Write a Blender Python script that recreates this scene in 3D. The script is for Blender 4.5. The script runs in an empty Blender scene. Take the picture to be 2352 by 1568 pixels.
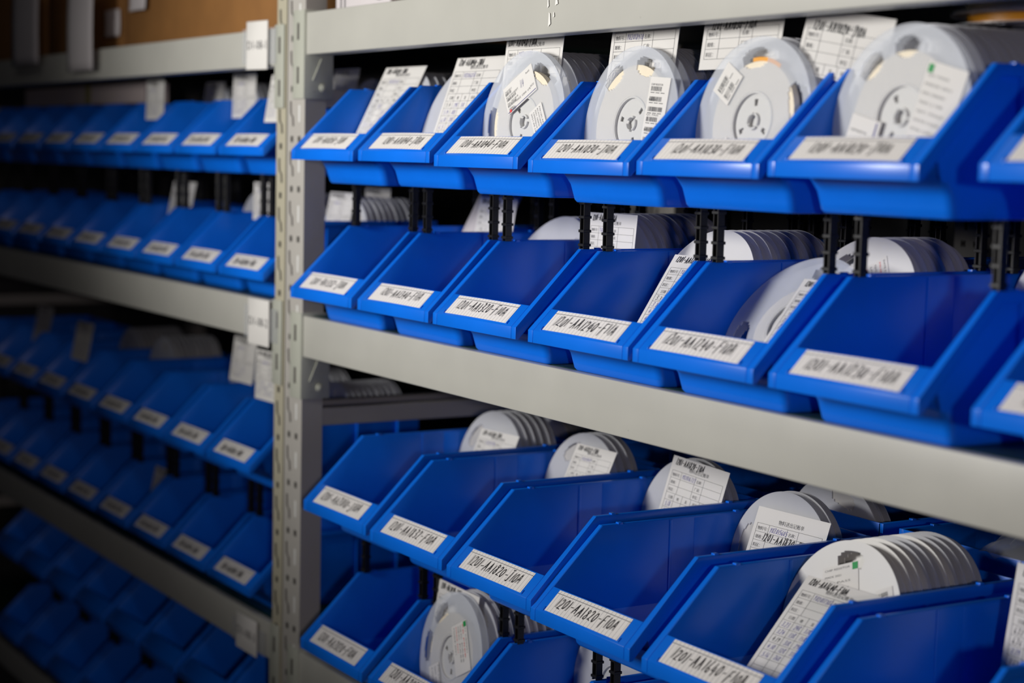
import bpy, bmesh, math, random
from mathutils import Vector, Matrix, Euler
random.seed(7)
R_ = math.radians
scene = bpy.context.scene
COL = scene.collection

# ------------------------------------------------------------------ camera, light, exposure
W_PX, H_PX, F_PX = 2352.0, 1568.0, 4143.27
CAM = Vector((1.9955, -1.0502, 0.2614))
FWD = Vector((-0.84920773, 0.51802907, -0.10243104))
RGT = Vector((0.51865207, 0.85468796, 0.02255043))
UPV = Vector((-0.09922836, 0.03397607, 0.99448447))
cam_d = bpy.data.cameras.new('camera')
cam_d.sensor_width = 36.0
cam_d.lens = F_PX * 36.0 / W_PX
cam_d.clip_start = 0.02
cam_d.dof.use_dof = True
cam_d.dof.focus_distance = 2.035
cam_d.dof.aperture_fstop = 3.3
cam_d.dof.aperture_blades = 9
cam = bpy.data.objects.new('camera', cam_d)
COL.objects.link(cam)
mw = Matrix((RGT, UPV, -FWD)).transposed().to_4x4()
mw.translation = CAM
cam.matrix_world = mw
scene.camera = cam

def at(px, py, y):
    """world point seen at a photo pixel, at depth y"""
    d = FWD + RGT * ((px - W_PX / 2) / F_PX) - UPV * ((py - H_PX / 2) / F_PX)
    return CAM + d * ((y - CAM.y) / d.y)

world = bpy.data.worlds.new('world')
scene.world = world
world.use_nodes = True
world.node_tree.nodes['Background'].inputs[0].default_value = (0.62, 0.72, 1.0, 1)
world.node_tree.nodes['Background'].inputs[1].default_value = 0.012

def area(name, loc, target, sx, sy, power, colr):
    l = bpy.data.lights.new(name, 'AREA')
    l.shape = 'RECTANGLE'; l.size = sx; l.size_y = sy; l.energy = power; l.color = colr
    o = bpy.data.objects.new(name, l); COL.objects.link(o)
    o.location = loc
    o.rotation_euler = (Vector(target) - Vector(loc)).to_track_quat('-Z', 'Y').to_euler()
    return o
def spot(name, loc, target, radius, power, angle, blend, colr):
    l = bpy.data.lights.new(name, 'SPOT')
    l.spot_size = math.radians(angle); l.spot_blend = blend; l.shadow_soft_size = radius; l.energy = power; l.color = colr
    o = bpy.data.objects.new(name, l); COL.objects.link(o)
    o.location = loc
    o.rotation_euler = (Vector(target) - Vector(loc)).to_track_quat('-Z', 'Y').to_euler()
    return o
o = spot('aisle_lamp', (-0.30, -1.97, 0.60), (0.20, 0.0, 0.38), 0.26, 216.0, 77, 1.0, (1.0, 0.975, 0.93))
o.scale = (1.30, 0.62, 1.0)
spot('side_lamp', (2.95, -1.35, 0.36), (0.45, 0.0, 0.08), 0.05, 38.0, 60, 1.0, (1.0, 0.88, 0.88))
area('ceiling_lamp', (0.4, -1.1, 1.7), (0.30, 0.0, 0.1), 1.1, 0.25, 3.0, (1.0, 0.97, 0.93))
scene.view_settings.view_transform = 'Standard'
scene.view_settings.look = 'None'
scene.view_settings.gamma = 1.0
scene.view_settings.exposure = 0.0
scene.cycles.use_denoising = True
scene.cycles.max_bounces = 8
scene.cycles.transparent_max_bounces = 12
scene.cycles.caustics_reflective = False
scene.cycles.caustics_refractive = False

# ------------------------------------------------------------------ materials
def mat(name, col, rough=0.5, noise=0.0, nscale=30.0, spec=0.5, trans=0.0, alpha=1.0, coat=0.0):
    m = bpy.data.materials.new(name); m.use_nodes = True
    nt = m.node_tree; p = nt.nodes['Principled BSDF']
    p.inputs['Base Color'].default_value = (*col, 1)
    p.inputs['Roughness'].default_value = rough
    p.inputs['Specular IOR Level'].default_value = spec
    p.inputs['Alpha'].default_value = alpha
    p.inputs['Coat Weight'].default_value = coat
    if noise > 0:
        tc = nt.nodes.new('ShaderNodeTexCoord'); nz = nt.nodes.new('ShaderNodeTexNoise')
        nz.inputs['Scale'].default_value = nscale; nz.inputs['Detail'].default_value = 6
        nt.links.new(tc.outputs['Object'], nz.inputs['Vector'])
        rp = nt.nodes.new('ShaderNodeMapRange')
        rp.inputs[1].default_value = 0.3; rp.inputs[2].default_value = 0.7
        rp.inputs[3].default_value = 1 - noise; rp.inputs[4].default_value = 1 + noise
        nt.links.new(nz.outputs['Fac'], rp.inputs[0])
        mx = nt.nodes.new('ShaderNodeMix'); mx.data_type = 'RGBA'; mx.blend_type = 'MULTIPLY'
        mx.inputs[0].default_value = 1
        mx.inputs[6].default_value = (*col, 1)
        nt.links.new(rp.outputs[0], mx.inputs[7])
        nt.links.new(mx.outputs[2], p.inputs['Base Color'])
    if trans > 0:
        tr = nt.nodes.new('ShaderNodeBsdfTranslucent'); tr.inputs[0].default_value = (*col, 1)
        ms = nt.nodes.new('ShaderNodeMixShader'); ms.inputs[0].default_value = trans
        out = nt.nodes['Material Output']
        nt.links.new(p.outputs[0], ms.inputs[1]); nt.links.new(tr.outputs[0], ms.inputs[2])
        nt.links.new(ms.outputs[0], out.inputs[0])
    return m

def speckled_paint(name, col, dirt, rough=0.42):
    m = mat(name, col, rough, 0.04, 9.0)
    nt = m.node_tree; p = nt.nodes['Principled BSDF']
    src = p.inputs['Base Color'].links[0].from_socket
    tc = nt.nodes.new('ShaderNodeTexCoord')
    nz = nt.nodes.new('ShaderNodeTexNoise'); nz.inputs['Scale'].default_value = 260; nz.inputs['Detail'].default_value = 2
    nt.links.new(tc.outputs['Object'], nz.inputs['Vector'])
    big = nt.nodes.new('ShaderNodeTexNoise'); big.inputs['Scale'].default_value = 7; big.inputs['Detail'].default_value = 2
    nt.links.new(tc.outputs['Object'], big.inputs['Vector'])
    a = nt.nodes.new('ShaderNodeMapRange'); a.inputs[1].default_value = 0.71; a.inputs[2].default_value = 0.76
    nt.links.new(nz.outputs['Fac'], a.inputs[0])
    b = nt.nodes.new('ShaderNodeMapRange'); b.inputs[1].default_value = 0.52; b.inputs[2].default_value = 0.62
    nt.links.new(big.outputs['Fac'], b.inputs[0])
    mu = nt.nodes.new('ShaderNodeMath'); mu.operation = 'MULTIPLY'
    nt.links.new(a.outputs[0], mu.inputs[0]); nt.links.new(b.outputs[0], mu.inputs[1])
    mx = nt.nodes.new('ShaderNodeMix'); mx.data_type = 'RGBA'
    nt.links.new(mu.outputs[0], mx.inputs[0]); nt.links.new(src, mx.inputs[6]); mx.inputs[7].default_value = (*dirt, 1)
    nt.links.new(mx.outputs[2], p.inputs['Base Color'])
    return m

def ruled_paper(name, n, col=(0.80, 0.77, 0.75)):
    m = mat(name, col, 0.65, 0.02, 12)
    nt = m.node_tree; p = nt.nodes['Principled BSDF']
    src = p.inputs['Base Color'].links[0].from_socket
    tc = nt.nodes.new('ShaderNodeTexCoord'); sp = nt.nodes.new('ShaderNodeSeparateXYZ')
    nt.links.new(tc.outputs['Generated'], sp.inputs[0])
    def line(sock, count, width, off=0.0):
        k = nt.nodes.new('ShaderNodeMath'); k.operation = 'MULTIPLY_ADD'; k.inputs[1].default_value = count; k.inputs[2].default_value = off
        nt.links.new(sock, k.inputs[0])
        f = nt.nodes.new('ShaderNodeMath'); f.operation = 'FRACT'; nt.links.new(k.outputs[0], f.inputs[0])
        l = nt.nodes.new('ShaderNodeMath'); l.operation = 'LESS_THAN'; l.inputs[1].default_value = width
        nt.links.new(f.outputs[0], l.inputs[0]); return l.outputs[0]
    v = line(sp.outputs['X'], n, 0.07, 0.4); h = line(sp.outputs['Y'], 1.0, 0.030, -0.84)
    mxm = nt.nodes.new('ShaderNodeMath'); mxm.operation = 'MAXIMUM'
    nt.links.new(v, mxm.inputs[0]); nt.links.new(h, mxm.inputs[1])
    mx = nt.nodes.new('ShaderNodeMix'); mx.data_type = 'RGBA'
    nt.links.new(mxm.outputs[0], mx.inputs[0]); nt.links.new(src, mx.inputs[6]); mx.inputs[7].default_value = (0.20, 0.20, 0.21, 1)
    nt.links.new(mx.outputs[2], p.inputs['Base Color'])
    return m

M = {}
M['blue'] = mat('blue_plastic', (0.003, 0.160, 0.80), 0.30, 0.05, 14, 0.45)
M['black'] = mat('black_plastic', (0.006, 0.006, 0.007), 0.42)
M['gray'] = speckled_paint('gray_shelf_paint', (0.46, 0.455, 0.415), (0.22, 0.21, 0.19))
M['post'] = speckled_paint('gray_upright_paint', (0.44, 0.42, 0.39), (0.25, 0.22, 0.18))
M['aged'] = speckled_paint('yellowed_upright_paint', (0.45, 0.42, 0.32), (0.22, 0.18, 0.10))
M['connector'] = speckled_paint('greenish_gray_connector_paint', (0.43, 0.44, 0.38), (0.22, 0.2, 0.15))
M['hole'] = mat('dark_slot', (0.03, 0.027, 0.024), 0.8)
M['slotline'] = mat('worn_slot', (0.075, 0.065, 0.06), 0.7)
M['steel'] = mat('painted_hole_glint', (0.7, 0.7, 0.68), 0.3)  # pale tone that paints light reflected in the upright's oval holes
M['scuff'] = mat('white_scuff', (0.78, 0.77, 0.74), 0.6)
M['board'] = mat('dark_green_board', (0.008, 0.035, 0.026), 0.45, 0.2, 20)
M['label'] = ruled_paper('ruled_label_paper', 21)
M['paper'] = mat('white_card_paper', (0.80, 0.78, 0.75), 0.7, 0.02, 10, trans=0.12)
M['oldpaper'] = mat('pinkish_paper', (0.60, 0.56, 0.57), 0.7, 0.04, 8)
M['ink'] = mat('black_marker_ink', (0.008, 0.008, 0.010), 0.55)
M['blueink'] = mat('blue_pen_ink', (0.16, 0.15, 0.42), 0.7)
M['print'] = mat('printed_gray', (0.10, 0.10, 0.105), 0.7)
M['greenmark'] = mat('green_print', (0.0, 0.28, 0.06), 0.6)
M['redmark'] = mat('red_print', (0.75, 0.03, 0.03), 0.6)
M['navymark'] = mat('navy_print', (0.03, 0.03, 0.22), 0.6)
M['flange'] = mat('milky_reel_plastic', (0.78, 0.79, 0.83), 0.28, 0.03, 20, 0.5, trans=0.35, alpha=0.86)
M['flange_clear'] = mat('translucent_reel_plastic', (0.76, 0.79, 0.85), 0.25, 0.0, 20, 0.5, alpha=0.40)
M['flange_white'] = mat('opaque_white_reel_plastic', (0.80, 0.79, 0.77), 0.35, 0.02, 20, 0.5, trans=0.1)
M['hub'] = mat('milky_hub_plastic', (0.82, 0.82, 0.81), 0.3, 0.0, 20, 0.5, trans=0.3)
M['tape'] = mat('cream_carrier_tape', (0.90, 0.80, 0.62), 0.5, 0.03, 60, trans=0.1)
M['orange'] = mat('orange_tape', (0.85, 0.36, 0.02), 0.4, 0.05, 40)
M['cardboard'] = mat('brown_cardboard', (0.27, 0.12, 0.03), 0.75, 0.08, 16)
M['tapebrown'] = mat('packing_tape', (0.42, 0.22, 0.09), 0.3)
M['film'] = mat('clear_film', (0.62, 0.64, 0.68), 0.12, alpha=0.22, spec=0.8)
M['wall'] = mat('dark_wall', (0.10, 0.10, 0.105), 0.9, 0.1, 3)
M['floor'] = mat('gray_floor', (0.16, 0.16, 0.155), 0.6, 0.1, 4)
M['foam'] = mat('pinkish_foam_board', (0.50, 0.42, 0.41), 0.8, 0.04, 8)
M['olive'] = mat('olive_tape', (0.30, 0.26, 0.10), 0.6)

# ------------------------------------------------------------------ mesh helpers
def box(bm, x0, x1, y0, y1, z0, z1, mi=0):
    v = [bm.verts.new(p) for p in ((x0,y0,z0),(x1,y0,z0),(x1,y1,z0),(x0,y1,z0),(x0,y0,z1),(x1,y0,z1),(x1,y1,z1),(x0,y1,z1))]
    for f in ((0,3,2,1),(4,5,6,7),(0,1,5,4),(1,2,6,5),(2,3,7,6),(3,0,4,7)):
        fc = bm.faces.new([v[i] for i in f]); fc.material_index = mi
    return v

def prism(bm, poly, x0, x1, mi=0):
    """poly: list of (y,z); x0,x1: number or function of (y,z)"""
    g = lambda c, p: c(p) if callable(c) else c
    a = [bm.verts.new((g(x0, p), p[0], p[1])) for p in poly]
    b = [bm.verts.new((g(x1, p), p[0], p[1])) for p in poly]
    n = len(poly)
    fs = [bm.faces.new(a), bm.faces.new(b[::-1])]
    for i in range(n):
        fs.append(bm.faces.new((a[i], b[i], b[(i+1) % n], a[(i+1) % n])))
    for f in fs: f.material_index = mi

def rrect(x0, x1, y0, y1, r, seg=5):
    pts = []
    for cx, cy, a0 in ((x0+r, y0+r, 180), (x1-r, y0+r, 270), (x1-r, y1-r, 0), (x0+r, y1-r, 90)):
        for i in range(seg + 1):
            a = R_(a0 + 90 * i / seg); pts.append((cx + r*math.cos(a), cy + r*math.sin(a)))
    return pts

def loft(bm, loops, cap0=True, cap1=True, mi=0):
    rings = [[bm.verts.new(p) for p in l] for l in loops]
    n = len(rings[0])
    for a, b in zip(rings, rings[1:]):
        for i in range(n):
            f = bm.faces.new((a[i], a[(i+1) % n], b[(i+1) % n], b[i])); f.material_index = mi
    if cap0: bm.faces.new(rings[0][::-1]).material_index = mi
    if cap1: bm.faces.new(rings[-1]).material_index = mi
    return rings

def cyl(bm, c, axis, r, h, n=16, mi=0):
    axis = Vector(axis).normalized()
    q = axis.to_track_quat('Z', 'Y')
    loops = []
    for k in (0, 1):
        loops.append([Vector(c) + q @ Vector((r*math.cos(2*math.pi*i/n), r*math.sin(2*math.pi*i/n), h*k)) for i in range(n)])
    loft(bm, loops, mi=mi)

def to_mesh(bm, name, mats, bevel=0.0, segs=2, smooth=35):
    bmesh.ops.recalc_face_normals(bm, faces=bm.faces)
    me = bpy.data.meshes.new(name); bm.to_mesh(me); bm.free()
    for m in mats: me.materials.append(m)
    if bevel > 0:
        t = bpy.data.objects.new('tmp', me); COL.objects.link(t)
        bv = t.modifiers.new('b', 'BEVEL'); bv.width = bevel; bv.segments = segs; bv.limit_method = 'ANGLE'; bv.angle_limit = R_(38)
        dg = bpy.context.evaluated_depsgraph_get(); dg.update()
        me2 = bpy.data.meshes.new_from_object(t.evaluated_get(dg))
        bpy.data.objects.remove(t); me = me2; me.name = name
    if smooth:
        for p in me.polygons: p.use_smooth = True
        me.set_sharp_from_angle(angle=R_(smooth))
    return me

def link(name, me, parent=None, loc=(0,0,0), rot=(0,0,0), scale=None):
    o = bpy.data.objects.new(name, me); COL.objects.link(o)
    o.location = loc; o.rotation_euler = rot
    if scale is not None: o.scale = (scale,)*3 if not hasattr(scale, '__len__') else scale
    if parent: o.parent = parent
    return o

def tag(o, label=None, cat=None, group=None, kind=None):
    if label: o['label'] = label
    if cat: o['category'] = cat
    if group: o['group'] = group
    if kind: o['kind'] = kind
    return o

def thing(name, label, cat, loc=(0,0,0), rot=(0,0,0), group=None, scale=None):
    o = link(name, None, None, loc, rot, scale); o.empty_display_size = 0.02
    return tag(o, label, cat, group)

def copy_tree(o, parent=None):
    c = o.copy(); COL.objects.link(c)
    if parent: c.parent = parent
    for ch in list(o.children): copy_tree(ch, c)
    return c

# ------------------------------------------------------------------ writing
def spline(pts, n=5):
    if len(pts) < 3: return [Vector((p[0], p[1])) for p in pts]
    P = [Vector((p[0], p[1])) for p in pts]
    P = [P[0]*2 - P[1]] + P + [P[-1]*2 - P[-2]]
    out = []
    for i in range(1, len(P) - 2):
        for k in range(n):
            t = k / n
            out.append(0.5*((2*P[i]) + (P[i+1]-P[i-1])*t + (2*P[i-1]-5*P[i]+4*P[i+1]-P[i+2])*t*t + (3*P[i]-P[i-1]-3*P[i+1]+P[i+2])*t**3))
    out.append(P[-2]); return out

GLY = {  # (advance, strokes)
 '0': (.52, [[(.34,.92),(.12,.7),(.06,.3),(.2,.04),(.38,.2),(.46,.65),(.36,.92),(.28,.9)]]),
 '1': (.34, [[(.2,1.0),(.18,.5),(.14,0)]]),
 '2': (.55, [[(.1,.78),(.26,.97),(.43,.85),(.38,.55),(.2,.2),(.05,.02)],[(.05,.02),(.25,.06),(.47,.0)]]),
 '3': (.52, [[(.1,.9),(.3,.98),(.42,.82),(.3,.58),(.18,.52)],[(.18,.52),(.38,.46),(.44,.24),(.28,.02),(.04,.1)]]),
 '4': (.60, [[(.34,1.0),(.2,.6),(.06,.34)],[(.06,.34),(.3,.36),(.58,.4)],[(.46,.72),(.4,.3),(.36,-.06)]]),
 '5': (.52, [[(.18,.95),(.12,.55)],[(.12,.55),(.36,.6),(.42,.3),(.26,.04),(.04,.06)],[(.18,.95),(.48,.97)]]),
 '6': (.50, [[(.34,1.0),(.14,.6),(.06,.25),(.2,.02),(.38,.16),(.34,.4),(.12,.34)]]),
 '7': (.50, [[(.06,.92),(.46,.94)],[(.46,.94),(.28,.45),(.2,0)]]),
 '8': (.54, [[(.42,.82),(.26,.98),(.14,.8),(.3,.55),(.4,.25),(.24,.0),(.08,.16),(.26,.5),(.46,.8)]]),
 '9': (.50, [[(.4,.8),(.22,.95),(.1,.72),(.24,.55),(.42,.78)],[(.42,.78),(.36,.4),(.28,0)]]),
 'A': (.62, [[(.3,.98),(.18,.5),(.02,0)],[(.3,.98),(.42,.5),(.52,0)],[(.1,.36),(.46,.4)]]),
 'F': (.60, [[(.2,.94),(.14,.4),(.08,-.2)],[(.18,.93),(.4,.98),(.6,.98)],[(.14,.5),(.46,.54)]]),
 'J': (.50, [[(.14,.94),(.5,.98)],[(.34,.96),(.3,.3),(.2,-.16),(.02,-.06)]]),
 'D': (.60, [[(.12,.95),(.1,.02)],[(.12,.95),(.46,.8),(.5,.4),(.32,.06),(.1,.02)]]),
 'K': (.56, [[(.14,1),(.08,0)],[(.46,.96),(.14,.48)],[(.16,.5),(.48,.02)]]),
 'Y': (.5, [[(.06,.95),(.24,.5)],[(.46,1.),(.24,.5),(.16,0)]]),
 '-': (.60, [[(.22,.43),(.52,.48)]]),
 '.': (.22, [[(.08,.06),(.12,.0)]]),
 '/': (.36, [[(.34,1.),(.04,0.)]]),
 ' ': (.4, []),
}
def hand_bm(bm, text, x0, y0, w, h, thick, slant=0.22, rnd=None, z=0.0, mi=0, rough=1.0):
    """text as pen ribbons inside a w x h box at (x0,y0) of the local xy plane"""
    rnd = rnd or random.Random(hash(text) % 9999)
    tot = sum(GLY[c][0] for c in text)
    sx = w / tot; cx = x0
    for c in text:
        adv, strokes = GLY[c]
        js = 1 + rnd.uniform(-.08, .08)*rough; jy = rnd.uniform(-.07, .07)*h*rough; sl = slant + rnd.uniform(-.05, .05)*rough
        for st in strokes:
            pts = [(cx + (p[0]*.74 + .06 + rnd.uniform(-.02,.02)*rough)*sx + sl*p[1]*h, y0 + jy + (p[1] + rnd.uniform(-.025,.025)*rough)*h*js) for p in st]
            ln = spline(pts); n = len(ln); L = []; Rr = []
            for i, p in enumerate(ln):
                d = (ln[min(i+1, n-1)] - ln[max(i-1, 0)])
                if d.length < 1e-9: d = Vector((1, 0))
                d.normalize(); nn = Vector((-d.y, d.x)); t = thick*.5*(0.75 + 0.35*math.sin(math.pi*min(1, (i+.7)/n)))
                e = d*thick*.3*(-1 if i == 0 else (1 if i == n-1 else 0))
                L.append(bm.verts.new((p.x+e.x+nn.x*t, p.y+e.y+nn.y*t, z))); Rr.append(bm.verts.new((p.x+e.x-nn.x*t, p.y+e.y-nn.y*t, z)))
            for i in range(n-1):
                bm.faces.new((L[i], L[i+1], Rr[i+1], Rr[i])).material_index = mi
        cx += adv*sx

_txt = {}
def text_geo(body):
    if body not in _txt:
        cu = bpy.data.curves.new('t', 'FONT'); cu.body = body; cu.size = 1.0; cu.resolution_u = 2
        o = bpy.data.objects.new('t', cu); COL.objects.link(o)
        dg = bpy.context.evaluated_depsgraph_get(); dg.update()
        me = bpy.data.meshes.new_from_object(o.evaluated_get(dg))
        _txt[body] = ([v.co.copy() for v in me.vertices], [tuple(p.vertices) for p in me.polygons])
        bpy.data.objects.remove(o); bpy.data.curves.remove(cu); bpy.data.meshes.remove(me)
    return _txt[body]

def type_bm(bm, body, x, y, size, z=0.0, mi=0, sx=1.0, fit=None):
    vs, fs = text_geo(body)
    if fit and vs:
        wd = max(v.x for v in vs) or 1; sx = fit / (wd*size)
    nv = [bm.verts.new((x + v.x*size*sx, y + v.y*size, z)) for v in vs]
    for f in fs:
        try: bm.faces.new([nv[i] for i in f]).material_index = mi
        except ValueError: pass

def rect_bm(bm, x0, y0, x1, y1, z=0.0, mi=0):
    bm.faces.new([bm.verts.new(p) for p in ((x0,y0,z),(x1,y0,z),(x1,y1,z),(x0,y1,z))]).material_index = mi

def bars_bm(bm, x0, y0, w, h, rnd, z=0.0, mi=0):
    x = x0
    while x < x0 + w:
        b = rnd.choice((.0004,.0004,.0008,.0011)); rect_bm(bm, x, y0, min(x+b, x0+w), y0+h, z, mi); x += b + rnd.choice((.0004,.0005,.0009))

def flat(bm, name, mats):
    me = bpy.data.meshes.new(name); bm.to_mesh(me); bm.free()
    for m in mats: me.materials.append(m)
    return me

# ------------------------------------------------------------------ the room
def struct(name, x0, x1, y0, y1, z0, z1, m):
    bm = bmesh.new(); box(bm, x0, x1, y0, y1, z0, z1)
    return tag(link(name, to_mesh(bm, name, [m], smooth=0)), kind='structure')
FLOOR = -1.10
struct('floor', -5.2, 4.2, -3.2, 1.5, FLOOR-.1, FLOOR, M['floor'])
struct('wall_back', -5.2, 4.2, 1.4, 1.5, FLOOR, 1.9, M['wall'])
struct('wall_left', -5.3, -5.2, -3.2, 1.5, FLOOR, 1.9, M['wall'])
struct('ceiling', -5.3, 4.2, -3.2, 1.5, 1.9, 2.0, M['wall'])

# ------------------------------------------------------------------ shelving racks
UY0, UY1 = .042, .075            # front uprights
RY0, RY1 = .700, .733            # rear uprights
def upright_mesh(w, d, z0, z1, cols, m, zoff, worn):
    bm = bmesh.new()
    t = .003
    box(bm, 0, w, 0, t, z0, z1); box(bm, 0, t, t, d, z0, z1); box(bm, w-t, w, t, d, z0, z1)
    box(bm, t, t+.008, d-t, d, z0, z1); box(bm, w-t-.008, w-t, d-t, d, z0, z1)
    P = .072; z = z0 + (zoff % P)
    e = -.0004
    def quad(pts, mi):
        a = [bm.verts.new((p[0], e, p[1])) for p in pts]; b = [bm.verts.new((p[0], .001, p[1])) for p in pts]
        n = len(pts); bm.faces.new(a).material_index = mi
        for i in range(n): bm.faces.new((a[i], a[(i+1)%n], b[(i+1)%n], b[i])).material_index = mi
    while z < z1 - .05:
        for cx, kind in cols:
            if kind == 'z':
                h, s, mi = .036, .0046, (2 if worn else 1)
                for (x0, za, x1, zb) in ((-.005, h, -.004, h*.5), (-.004, h*.5, .003, h*.36), (.003, h*.36, .0045, 0)):
                    quad([(cx+x0-s/2, z+za), (cx+x0+s/2, z+za), (cx+x1+s/2, z+zb), (cx+x1-s/2, z+zb)], mi)
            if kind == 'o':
                quad([(cx-.003, z+.006), (cx+.003, z+.006), (cx+.003, z+.03), (cx-.003, z+.03)], 3)  # oval hole drawn as a pale patch, its reflected light painted in
            # small H punch
            zz = z + .049
            quad([(cx-.004, zz), (cx-.001, zz), (cx-.001, zz+.009), (cx-.004, zz+.009)], 1)
            quad([(cx+.001, zz), (cx+.004, zz), (cx+.004, zz+.009), (cx+.001, zz+.009)], 1)
            quad([(cx-.002, zz+.003), (cx+.002, zz+.003), (cx+.002, zz+.006), (cx-.002, zz+.006)], 1)
        z += P
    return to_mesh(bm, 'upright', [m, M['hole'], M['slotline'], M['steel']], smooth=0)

def beam_mesh(L, h, d):
    bm = bmesh.new()
    poly = [(0,0),(0,h),(d*.45,h),(d*.45,h-.012),(d,h-.012),(d,0)]
    prism(bm, poly, 0, L)
    return to_mesh(bm, 'beam', [M['gray']], .0016, 3)

def connector_mesh(side, w, top, bot, deep=.042):
    """L shaped end plate: front leaf on the upright, side leaf with a pressed rib and a bolt dimple"""
    bm = bmesh.new()
    s = side
    a, b = (-w, 0) if s > 0 else (0, w)
    box(bm, a, b, -.0035, -.0008, bot, top)
    x0, x1 = (.0005, .003) if s > 0 else (-.003, -.0005)
    box(bm, x0, x1, -.0035, deep, bot, top)
    xr0, xr1 = (.003, .005) if s > 0 else (-.005, -.003)
    vs = box(bm, xr0, xr1, .009, .013, -.036, -.005)
    for v in vs:
        v.co.y += (v.co.z + .036) * .42
    for k in range(2):
        zz = top - .03 - k*.062
        box(bm, (a+b)/2-.003, (a+b)/2+.003, -.0042, -.0034, zz-.012, zz+.012, 1)
    return to_mesh(bm, 'connector_plate', [M['connector'], M['slotline']], .0008, 2)

def bolt_mesh():
    bm = bmesh.new(); cyl(bm, (0,0,0), (1,0,0), .006, .003, 12); cyl(bm, (.003,0,0), (1,0,0), .0035, .002, 10)
    return to_mesh(bm, 'bolt', [M['connector']], .0005, 2)
BOLT = bolt_mesh()
ZT = 0.95
def rack(name, label, x0, x1, ups, beams, boards, tie_z):
    root = thing(name, label, 'shelving rack', (x0, UY0, FLOOR))
    def P(n, me, loc, par=None, rot=(0,0,0)):
        return link(n, me, par or root, (loc[0]-x0, loc[1]-UY0, loc[2]-FLOOR) if not par else loc, rot)
    for ux, w, me in ups: P('upright', me, (ux, UY0, 0))
    rear = upright_mesh(.06, .033, FLOOR, ZT, [(.018,'z'),(.042,'')], M['post'], .02, False)
    P('upright', rear, (x0, RY0, 0)); P('upright', rear, (x1-.06, RY0, 0))
    xa = ups[0][0] + ups[0][1]; xb = ups[1][0]
    for zt, h in beams:
        b = P('beam', beam_mesh(xb-xa, h, .03), (xa, UY0+.0005, zt-h))
        c = link('connector_plate', connector_mesh(1, .036, h+.004, -.062), b, (0, 0, 0))
        link('bolt', BOLT, c, (.003, .026, -.046))
        c = link('connector_plate', connector_mesh(-1, .030, h+.004, -.062), b, (xb-xa, 0, 0))
        P('beam', beam_mesh(xb-xa, h, .03), (xb, RY1-.0005, zt-h), None, (0,0,math.pi))
    for z in boards:
        bm = bmesh.new(); box(bm, xa+.002, xb-.002, UY0+.016, RY0+.02, z-.010, z)
        P('shelf_board', to_mesh(bm, 'shelf_board', [M['board']], .001, 1), (0, 0, 0))
    for z in tie_z:
        for tx in (x0+.022, x1-.05):
            bm = bmesh.new(); box(bm, 0, .02, UY1, RY0, z-.026, z)
            P('tie_bar', to_mesh(bm, 'tie_bar', [M['post']], .001, 1), (tx+.015, 0, 0))
    return root
HB = .0595
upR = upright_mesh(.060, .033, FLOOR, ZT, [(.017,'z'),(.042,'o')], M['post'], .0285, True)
upL = upright_mesh(.034, .033, FLOOR, ZT, [(.016,'z')], M['aged'], .018, False)
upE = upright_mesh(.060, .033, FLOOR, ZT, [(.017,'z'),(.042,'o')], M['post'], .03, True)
B_TOP, B_MID, B_LOW = .4570, .0246, -.4725
rackR = rack('shelving_rack', 'gray steel shelving rack on the right, holding the bins nearest the camera', -.437, 1.42,
     [(-.437, .060, upR), (1.36, .060, upE)], [(B_TOP, HB), (B_MID, HB), (B_LOW, HB), (-.98, HB)], [B_TOP-.003, .0247, -.4683, -.985], [.35, -.112, -.62])
L_TOP, L_MID, L_LOW = .4400, .0370, -.4545
rackL = rack('shelving_rack', 'yellowed gray shelving rack on the left, in the dark beyond the upright', -2.55, -.441,
     [(-2.55, .034, upL), (-.475, .034, upL)], [(L_TOP, .055), (L_MID, .060), (L_LOW, .056), (-.8435, .056)], [L_TOP-.003, .0372, -.4535, -.843], [.35, -.112, -.62])

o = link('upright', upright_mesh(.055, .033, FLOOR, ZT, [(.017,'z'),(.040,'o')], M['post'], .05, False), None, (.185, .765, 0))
tag(o, 'gray perforated upright of the rack behind, glimpsed between the two right upper rows', 'rack upright')
# white scuff marks on the right top beam
bm = bmesh.new()
for px, py, w, h in ((1258, 8, .0035, .010), (1276, 4, .006, .008), (1260, 45, .005, .016), (1271, 34, .003, .006)):
    p = at(px, py, UY0); q = [(0,0),(w,h*.2),(w*.7,h*.9),(w*.2,h)]
    bm.faces.new([bm.verts.new((p.x - (-.437) + a, -.0006, p.z - FLOOR - h/2 + b)) for a, b in q])
link('paint_scuff', flat(bm, 'paint_scuff', [M['scuff']]), rackR)

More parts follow.
